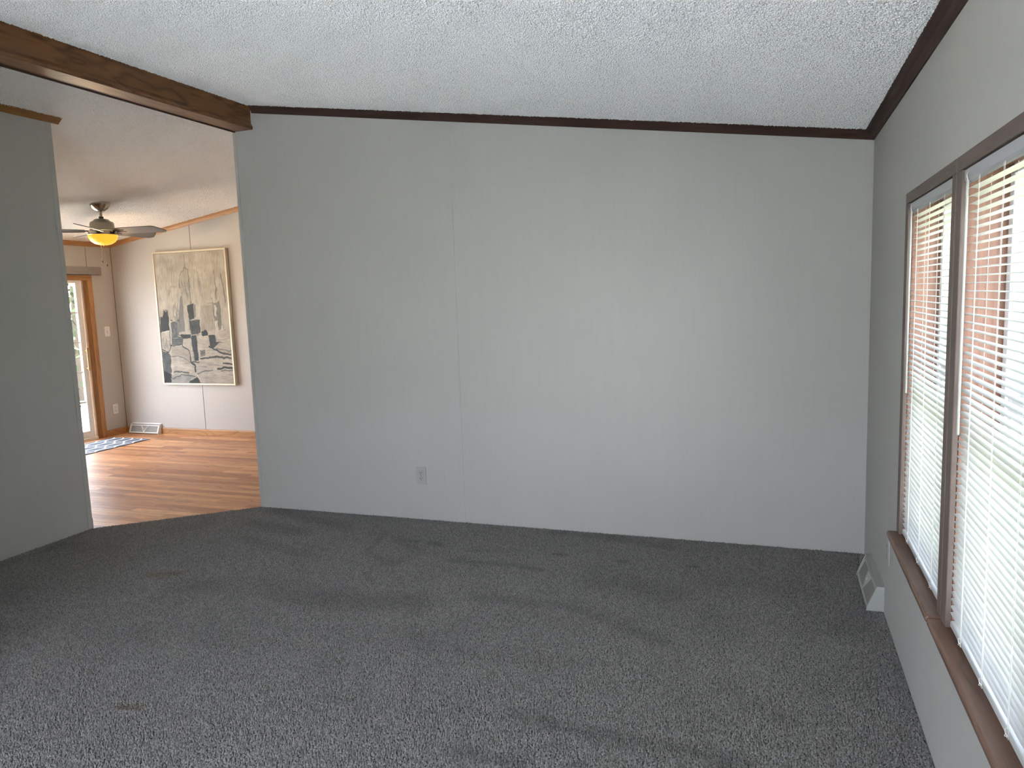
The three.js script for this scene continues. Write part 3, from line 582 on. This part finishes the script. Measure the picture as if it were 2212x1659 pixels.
  line([[680, 712], [735, 712]], '#4b4f51', 3, 0.8); line([[725, 660], [735, 760], [748, 870]], '#54585a', 3, 0.8); line([[800, 700], [815, 800]], '#54585a', 3, 0.7); line([[830, 990], [862, 985], [830, 930]], '#4e5254', 2, 0.8); line([[720, 890], [740, 885], [740, 920]], '#55595b', 2, 0.8);
  // dark centre mass
  poly([[478, 735], [540, 720], [552, 870], [500, 885]], '#4a5154'); poly([[455, 735], [480, 732], [505, 1025], [470, 1025]], '#cbc4b8'); poly([[410, 640], [430, 640], [460, 1000], [395, 1010], [388, 910]], '#8a8c8b'); poly([[498, 888], [605, 885], [612, 1015], [520, 1030]], '#5a6063');
  brush(30, 500, 600, 880, 1010, ['#3c4346', '#6b7073', '#51575a'], 8, 60, true, 0.6); line([[545, 870], [620, 870]], '#c9c3b8', 7, 0.8); line([[550, 880], [600, 884]], '#3d4346', 4, 0.8);
  poly([[565, 745], [600, 740], [605, 855], [572, 858]], '#d4cdc0'); poly([[545, 735], [560, 730], [570, 850], [552, 860]], '#9a9a96');
  // left dark block
  poly([[208, 865], [240, 845], [290, 850], [300, 985], [222, 1010]], '#454c50'); poly([[243, 795], [282, 790], [288, 855], [250, 852]], '#4c5356'); line([[205, 858], [245, 848], [240, 785], [285, 780], [300, 960], [318, 1150]], '#2f3537', 4, 0.9); line([[232, 775], [285, 770]], '#dad4c8', 6, 0.8); line([[232, 1005], [295, 992]], '#e0dacf', 8, 0.9);
  poly([[225, 1030], [300, 1005], [312, 1165], [295, 1195], [240, 1180]], '#c0bab0'); brush(14, 240, 290, 1040, 1150, ['#7b7f81', '#989995'], 8, 50, true, 0.6);
  poly([[315, 915], [385, 905], [400, 1050], [330, 1050]], '#70767a'); line([[312, 890], [350, 912], [400, 885]], '#2f3638', 8, 0.9); brush(18, 325, 390, 920, 1040, ['#a4a3a0', '#565d61'], 10, 60, true, 0.6); line([[318, 905], [380, 902]], '#dcd5c9', 6, 0.8);
  // lower mass
  poly([[330, 1050], [440, 1045], [440, 1130], [330, 1130]], '#6b7174'); brush(16, 330, 430, 1050, 1120, ['#a8a7a3', '#4e565a'], 10, 70, false, 0.6);
  poly([[400, 1030], [515, 1022], [520, 1060], [440, 1070]], '#434b4f'); poly([[520, 1040], [570, 1030], [600, 1290], [560, 1290]], '#464e53'); brush(22, 530, 590, 1050, 1280, ['#353d42', '#6a7074', '#555d62'], 8, 70, true, 0.6);
  poly([[440, 1070], [515, 1065], [545, 1290], [490, 1190], [440, 1150]], '#c5beb3'); poly([[575, 1045], [690, 1035], [700, 1150], [600, 1180]], '#c9c2b6'); poly([[622, 1000], [660, 985], [690, 1005], [690, 1035], [625, 1038]], '#40484c'); poly([[695, 1040], [760, 1030], [765, 1090], [800, 1110], [740, 1160], [705, 1140]], '#4f575b');
  line([[700, 1150], [780, 1185], [850, 1220], [920, 1225]], '#3f474b', 14, 0.85); line([[750, 1130], [810, 1105], [850, 1110]], '#5a6165', 14, 0.6); line([[780, 1170], [900, 1190], [925, 1185]], '#60676b', 10, 0.6);
  brush(30, 780, 900, 1060, 1160, ['#c3bdb2', '#dad3c7'], 14, 80, false, 0.5);
  poly([[325, 1145], [430, 1150], [510, 1200], [525, 1300], [480, 1270], [330, 1230]], '#b5b0a7'); line([[320, 1140], [430, 1130], [440, 1150], [505, 1185], [520, 1300], [600, 1310]], '#3e4649', 8, 0.9); line([[330, 1242], [420, 1250], [490, 1280], [520, 1310]], '#50575a', 4, 0.8);
  line([[600, 1165], [670, 1175], [675, 1240], [612, 1285]], '#dcd6cb', 5, 0.8); poly([[610, 1180], [665, 1185], [665, 1240], [615, 1245]], '#777b7c'); brush(10, 612, 650, 1190, 1235, ['#3f474b', '#c0bab0'], 4, 30, false, 0.8);
  line([[240, 1180], [300, 1205], [325, 1150]], '#2f3639', 7, 0.9); poly([[240, 1195], [290, 1205], [325, 1240], [330, 1500], [268, 1505]], '#575e62'); brush(30, 250, 320, 1210, 1480, ['#3c4448', '#777c7e', '#8f918f'], 9, 90, true, 0.6); poly([[262, 1390], [328, 1420], [330, 1502], [268, 1505]], '#333b3f');
  line([[620, 1270], [760, 1250], [920, 1260]], '#40494d', 14, 0.8); line([[690, 1300], [860, 1280], [930, 1300]], '#c9c3b8', 12, 0.8); line([[840, 1310], [935, 1320]], '#3a4246', 12, 0.9); line([[790, 1365], [880, 1352], [945, 1365]], '#3a4246', 16, 0.9); line([[820, 1385], [945, 1385]], '#4f575b', 8, 0.7);
  line([[530, 1310], [565, 1340], [570, 1400]], '#3a4246', 12, 0.9); line([[590, 1420], [640, 1395], [740, 1380]], '#6a7074', 12, 0.7); line([[330, 1345], [430, 1335], [550, 1375]], '#d8d1c6', 14, 0.7); line([[335, 1400], [400, 1395], [500, 1410]], '#51595d', 14, 0.75); line([[395, 1290], [405, 1370], [345, 1375]], '#dcd6cb', 4, 0.6);
  poly([[335, 1440], [420, 1425], [570, 1430], [500, 1500], [340, 1502]], '#a9aaaa'); line([[340, 1465], [430, 1430], [560, 1440]], '#4c5458', 8, 0.7); poly([[520, 1490], [590, 1445], [625, 1510], [500, 1510]], '#40484c'); line([[585, 1430], [625, 1505]], '#e2dcd1', 8, 0.9); poly([[335, 1385], [350, 1380], [352, 1440], [325, 1415]], '#d8d2c8');
  brush(50, 620, 930, 1400, 1500, ['#cfc8bc', '#b9b3a9', '#dbd4c8'], 14, 120, false, 0.4);
  { // dragged wet paint: strokes pull the shapes about, bristles streak them
    const a = x.getImageData(0, 0, CW, CH), src2 = Uint8ClampedArray.from(a.data), d = a.data;
    for (let j = 0; j < CH; j++) for (let i = 0; i < CW; i++) {
      const low = j > CH * 0.62 ? 1 : 0, n1 = fbm(i / 26, j / 40, 64, 64, 501, 3) - 0.5, n2 = fbm(i / 30, j / 60, 64, 64, 511, 3) - 0.5;
      const smear = Math.max(0, fbm(i / 90, j / 90, 32, 32, 521, 2) - 0.35) * 60, drag = (pn(i / (low ? 24 : 2.2), j / (low ? 2.2 : 24), 512, 512, 531) - 0.5) * smear;
      const sx = Math.max(0, Math.min(CW - 1, Math.round(i + n1 * 16 + (low ? drag : 0)))), sy = Math.max(0, Math.min(CH - 1, Math.round(j + n2 * 16 + (low ? 0 : drag)))), o = (j * CW + i) * 4, p = (sy * CW + sx) * 4;
      const br = 1 + 0.16 * (pn(i / (low ? 30 : 2.5), j / (low ? 2.5 : 30), 512, 512, 541) - 0.5) + 0.2 * (fbm(i / 60, j / 60, 32, 32, 551, 3) - 0.5);
      for (let k = 0; k < 3; k++) d[o + k] = src2[p + k] * br;
    }
    x.putImageData(a, 0, 0);
  }
  const t = new THREE.CanvasTexture(c); t.colorSpace = THREE.SRGBColorSpace; t.magFilter = THREE.LinearFilter; t.needsUpdate = true;
  const p = thing('framed_painting', 'large grey and cream abstract skyline canvas in a thin champagne frame', 'painting', [-2.5655, 0.575, -ZD]);
  const w = 1.0, h = 1.473, fr = 0.018, dp = 0.045, fm = std({ color: lin(0.62, 0.55, 0.42), roughness: 0.4, metalness: 0.25 });
  for (const s of [-1, 1]) obj('frame_side', bx(s * w / 2, s * (w / 2 - fr), 0, h, 0.004, dp, 0.002, 'y'), fm, p);
  obj('frame_bottom', bx(-w / 2 + fr, w / 2 - fr, 0, fr, 0.004, dp, 0.002), fm, p); obj('frame_top', bx(-w / 2 + fr, w / 2 - fr, h - fr, h, 0.004, dp, 0.002), fm, p);
  obj('canvas', new THREE.PlaneGeometry(w - 2 * fr - 0.008, h - 2 * fr - 0.008).translate(0, h / 2, 0.0385), std({ map: t, color: lin(0.6, 0.59, 0.58), roughness: 0.8 }), p);
  obj('stretcher', bx(-w / 2 + fr + 0.004, w / 2 - fr - 0.004, fr + 0.004, h - fr - 0.004, 0.004, 0.038), std({ color: lin(0.42, 0.34, 0.25), roughness: 0.9 }), p);
}

/* ------------------------------------------------------------------ ceiling fan with light */
{
  const fx = -2.338, fz = -0.985, cy = ceilL(fx), f = thing('ceiling_fan', 'brushed nickel ceiling fan with grey blades and a lit amber bowl', 'ceiling fan', [fx, cy, fz]);
  const Y = (v) => v - cy;
  const can = obj('canopy', lathe([[0.001, -0.072], [0.028, -0.072], [0.034, -0.066], [0.06, -0.05], [0.08, -0.024], [0.087, -0.006], [0.087, 0.012], [0.001, 0.012]]), M.nickel, f); can.rotation.z = 0.152;
  obj('downrod', new THREE.CylinderGeometry(0.0125, 0.0125, 0.11, 20).translate(0, Y(2.295), 0), M.nickel, f);
  obj('coupling', new THREE.CylinderGeometry(0.019, 0.021, 0.028, 20).translate(0, Y(2.264), 0), M.darkMetal, f);
  obj('motor_housing', lathe([[0.001, 2.256], [0.05, 2.256], [0.062, 2.25], [0.07, 2.24], [0.094, 2.228], [0.1, 2.212], [0.102, 2.16], [0.1, 2.15], [0.001, 2.15]].map(([a, b]) => [a, Y(b)]), 48), std({ color: lin(0.4, 0.38, 0.3), roughness: 0.42, metalness: 0.75 }), f);
  obj('switch_ring', lathe([[0.09, 2.152], [0.112, 2.15], [0.12, 2.143], [0.121, 2.122], [0.126, 2.119], [0.126, 2.113], [0.10, 2.113]].map(([a, b]) => [a, Y(b)]), 48), M.nickel, f);
  // blades
  const rx = new THREE.Vector3(0.668, 0, -0.744), fw = new THREE.Vector3(-0.744, 0, -0.668);
  const sh = new THREE.Shape(); sh.moveTo(0.14, -0.05); sh.lineTo(0.2, -0.066); sh.lineTo(0.49, -0.078); sh.quadraticCurveTo(0.52, -0.079, 0.533, -0.062); sh.lineTo(0.585, 0.03); sh.quadraticCurveTo(0.592, 0.044, 0.582, 0.056); sh.lineTo(0.57, 0.068); sh.quadraticCurveTo(0.56, 0.078, 0.54, 0.077); sh.lineTo(0.2, 0.066); sh.lineTo(0.14, 0.05); sh.closePath();
  const bladeG = new THREE.ExtrudeGeometry(sh, { depth: 0.004, bevelEnabled: true, bevelSize: 0.001, bevelThickness: 0.001, bevelSegments: 1, curveSegments: 5 }).rotateX(-Math.PI / 2).translate(0, -0.003, 0);
  const bladeM = std({ color: lin(0.085, 0.08, 0.08), roughness: 0.5 });
  for (let k = 0; k < 5; k++) {
    const th = (2 + 72 * k - 36) * Math.PI / 180, a = rx.clone().multiplyScalar(Math.cos(th)).addScaledVector(fw, Math.sin(th));
    const arm = new THREE.Group(); arm.name = 'blade_arm'; arm.position.set(0, Y(2.148), 0); arm.rotation.order = 'YXZ'; arm.rotation.y = Math.atan2(-a.z, a.x); f.add(arm);
    const bl = obj('blade', bladeG, bladeM, arm); bl.rotation.x = -0.27;
    obj('bracket', [bx(0.085, 0.155, -0.004, 0.004, -0.012, 0.012, 0.002), bx(0.145, 0.215, -0.008, -0.003, -0.028, -0.014, 0.002), bx(0.145, 0.215, -0.008, -0.003, 0.014, 0.028, 0.002), bx(0.14, 0.155, -0.008, 0.003, -0.028, 0.028, 0.002)], M.darkMetal, arm).rotation.x = -0.27;
  }
  // amber glass bowl, lit
  const bowl = obj('light_bowl', lathe([[0.122, 2.116], [0.123, 2.108], [0.118, 2.085], [0.1, 2.055], [0.07, 2.034], [0.035, 2.024], [0.0005, 2.0215]].map(([a, b]) => [a, Y(b)]), 48), std({ color: lin(0.7, 0.36, 0.06), emissive: lin(1.0, 0.5, 0.03), emissiveIntensity: 0.085, roughness: 0.35, side: THREE.DoubleSide }), f);
  obj('finial', new THREE.SphereGeometry(0.006, 12, 8).translate(0, Y(2.0205), 0), M.nickel, bowl);
  for (const [dx, dy, dz] of [[0.015, 1.883, 0.045], [0.05, 1.85, 0.03]]) {
    const ch = obj('pull_chain', new THREE.CylinderGeometry(0.0012, 0.0012, 2.115 - dy, 5).translate(dx, Y((2.115 + dy) / 2), dz), M.brass, f);
    obj('pull_knob', lathe([[0.0005, -0.022], [0.006, -0.02], [0.008, -0.008], [0.006, 0.008], [0.002, 0.012], [0.0005, 0.012]], 12).translate(dx, Y(dy), dz), M.nickel, ch);
  }
  const lamp = new THREE.PointLight(new THREE.Color(1.0, 0.66, 0.36), 0.2, 0, 2); lamp.position.set(fx, 2.075, fz); lamp.castShadow = true; lamp.shadow.radius = 3; scene.add(lamp);
}

/* ------------------------------------------------------------------ outdoors, seen through the panes */
{
  const grass = tex(512, 512, (u, v) => { const k = 0.75 + 0.5 * fbm(u * 40, v * 40, 40, 40, 401, 3); return [128 * k, 132 * k, 102 * k]; }, true, 4);
  struct('lawn', bx(-60, 60, -0.95, -0.75, -60, 60), std({ map: grass, roughness: 1 }), 'sunlit green lawn outside the house', 'lawn');
  const bounceTone = tex(512, 512, (u, v) => { const k = 0.82 + 0.3 * fbm(u * 60, v * 60, 60, 60, 431, 3); return [188 * k, 190 * k, 191 * k]; }, true, 3);
  struct('bounce_slab', bx(-12, 16, -0.752, -0.74, ZF + T + 0.4, 26), std({ map: bounceTone, roughness: 1 }), 'pale slab added out of view to bounce light onto the ceiling', 'bounce_slab');  // unseen reflector, added to throw daylight up through the rear opening
  struct('house_skirt', [bx(-WD - T, W + T, -0.75, -0.1, -ZD - T, ZF + T)], M.outer, 'pale skirting below the house floor', 'wall');
  // deck with a white railing outside the patio door
  const dk = thing('deck', 'pale board deck outside the patio door', 'deck', [-WD - T - 0.01, -0.75, -1]);
  const boards = std({ map: woodTex([205, 198, 186], [176, 168, 156], 411, { fine: 0.6 }), roughness: 0.8 });
  for (let i = 0; i < 16; i++) obj('deck_board', bx(-0.16 * i - 0.155, -0.16 * i, 0.66, 0.69, -2.4, 3.4, 0.004, 'z'), boards, dk);
  obj('deck_joists', [bx(-2.55, -0.02, 0.5, 0.66, -2.3, -2.2), bx(-2.55, -0.02, 0.5, 0.66, 3.2, 3.3), bx(-2.5, -2.4, 0, 0.66, -2.3, -2.2), bx(-2.5, -2.4, 0, 0.66, 3.2, 3.3)], boards, dk);
  const rl = thing('deck_railing', 'white deck railing with upright balusters outside the patio door', 'railing', [-WD - T - 2.48, -0.06, -1]);
  obj('top_rail', bx(-0.05, 0.05, 0.9, 0.95, -2.4, 3.4, 0.006, 'z'), M.vinyl, rl); obj('bottom_rail', bx(-0.03, 0.03, 0.1, 0.16, -2.4, 3.4, 0.006, 'z'), M.vinyl, rl);
  for (let z = -2.35; z < 3.4; z += 0.14) obj('baluster', bx(-0.018, 0.018, 0.16, 0.9, z - 0.018, z + 0.018, 0.003, 'y'), M.vinyl, rl);
  for (const z of [-2.35, -0.9, 0.55, 2]) obj('post', bx(-0.05, 0.05, 0, 1.05, z - 0.05, z + 0.05, 0.006, 'y'), M.vinyl, rl);
  // trees
  const leaf = new THREE.CircleGeometry(0.075, 6); leaf.scale(0.6, 1, 1);
  const leafM = std({ color: lin(0.03, 0.046, 0.014), roughness: 0.8, side: THREE.DoubleSide }), bark = std({ color: lin(0.12, 0.09, 0.07), roughness: 1 });
  function tree(label, pos, h, r, n) {
    const t = thing('leafy_tree', label, 'tree', pos, 'trees around the house');
    obj('trunk', new THREE.CylinderGeometry(0.12, 0.22, h * 0.6, 10).translate(0, h * 0.3, 0), bark, t);
    const im = new THREE.InstancedMesh(leaf, leafM, n), m = new THREE.Matrix4(), q = new THREE.Quaternion(), e = new THREE.Euler(), c = new THREE.Color();
    const lobes = []; for (let i = 0; i < 14; i++) { const a = rr(0, 6.28), rad = rr(0.2, 0.75) * r; lobes.push([Math.cos(a) * rad, h * rr(0.14, 0.95), Math.sin(a) * rad, rr(0.3, 0.5) * r]); }
    for (let i = 0; i < n; i++) {
      const L = lobes[Math.floor(rnd() * lobes.length)], u = rr(-1, 1), a = rr(0, 6.28), s = Math.sqrt(1 - u * u), k = L[3] * rr(0.75, 1.05);
      e.set(rr(0, 6.28), rr(0, 6.28), 0); q.setFromEuler(e);
      im.setMatrixAt(i, m.compose(new THREE.Vector3(L[0] + k * s * Math.cos(a), L[1] + k * u, L[2] + k * s * Math.sin(a)), q, new THREE.Vector3(1, 1, 1).multiplyScalar(rr(0.8, 1.6))));
      const g = rr(0.7, 1.25); im.setColorAt(i, c.setRGB(g * rr(0.85, 1.15), g, g * rr(0.7, 1)));
    }
    im.name = 'foliage'; im.userData.kind = 'stuff'; im.castShadow = im.receiveShadow = true; t.add(im);
    return t;
  }
  tree('broad dark green tree beyond the white deck railing', [-12.5, -0.75, -9.2], 6, 3.4, 6000);
  tree('tall green tree behind the deck and its neighbour', [-15, -0.75, 0.5], 8, 3.6, 3500);
  tree('green tree added to block sky light at the windows', [11.5, -0.75, 2.5], 8, 3.8, 4500);  // unseen trees added on this side to cut sky light on the blinds
  tree('second green tree added to block sky light at the windows', [12.5, -0.75, -5], 7.5, 3.4, 4000);
  // slate blue house across the lawn, its shaded side towards us
  const hs = thing('neighbour_house', 'slate blue house with lapped siding across the lawn', 'house', [11, -0.75, -13]);
  const sd = std({ color: lin(0.078, 0.094, 0.12), roughness: 0.8 });
  obj('house_body', bx(-6.5, 6.5, 0, 5.5, -7, -0.02), sd, hs);
  for (let i = 0; i < 22; i++) obj('siding_board', prism([[-0.02, i * 0.25], [0.02, i * 0.25], [0, i * 0.25 + 0.255], [-0.02, i * 0.25 + 0.255]], -6.5, 6.5, 'x', [], 'x'), sd, hs);
  obj('gable_roof', prism([[0.6, 5.4], [-3.5, 7.4], [-7.6, 5.4]], -7, 7, 'x', [], 'x'), std({ color: lin(0.06, 0.06, 0.065), roughness: 0.9 }), hs);
  for (const x of [-4.2, 0, 4.2]) for (const y of [1, 3.5]) { const f = obj('house_window', [bx(x - 0.6, x + 0.6, y, y + 0.09, 0, 0.06), bx(x - 0.6, x + 0.6, y + 1.3, y + 1.4, 0, 0.06), bx(x - 0.6, x - 0.51, y, y + 1.4, 0, 0.06), bx(x + 0.51, x + 0.6, y, y + 1.4, 0, 0.06)], M.vinyl, hs); obj('pane', bx(x - 0.51, x + 0.51, y + 0.09, y + 1.3, 0.02, 0.03), std({ color: lin(0.03, 0.035, 0.045), roughness: 0.15 }), f); }
}

renderer.render(scene, camera);
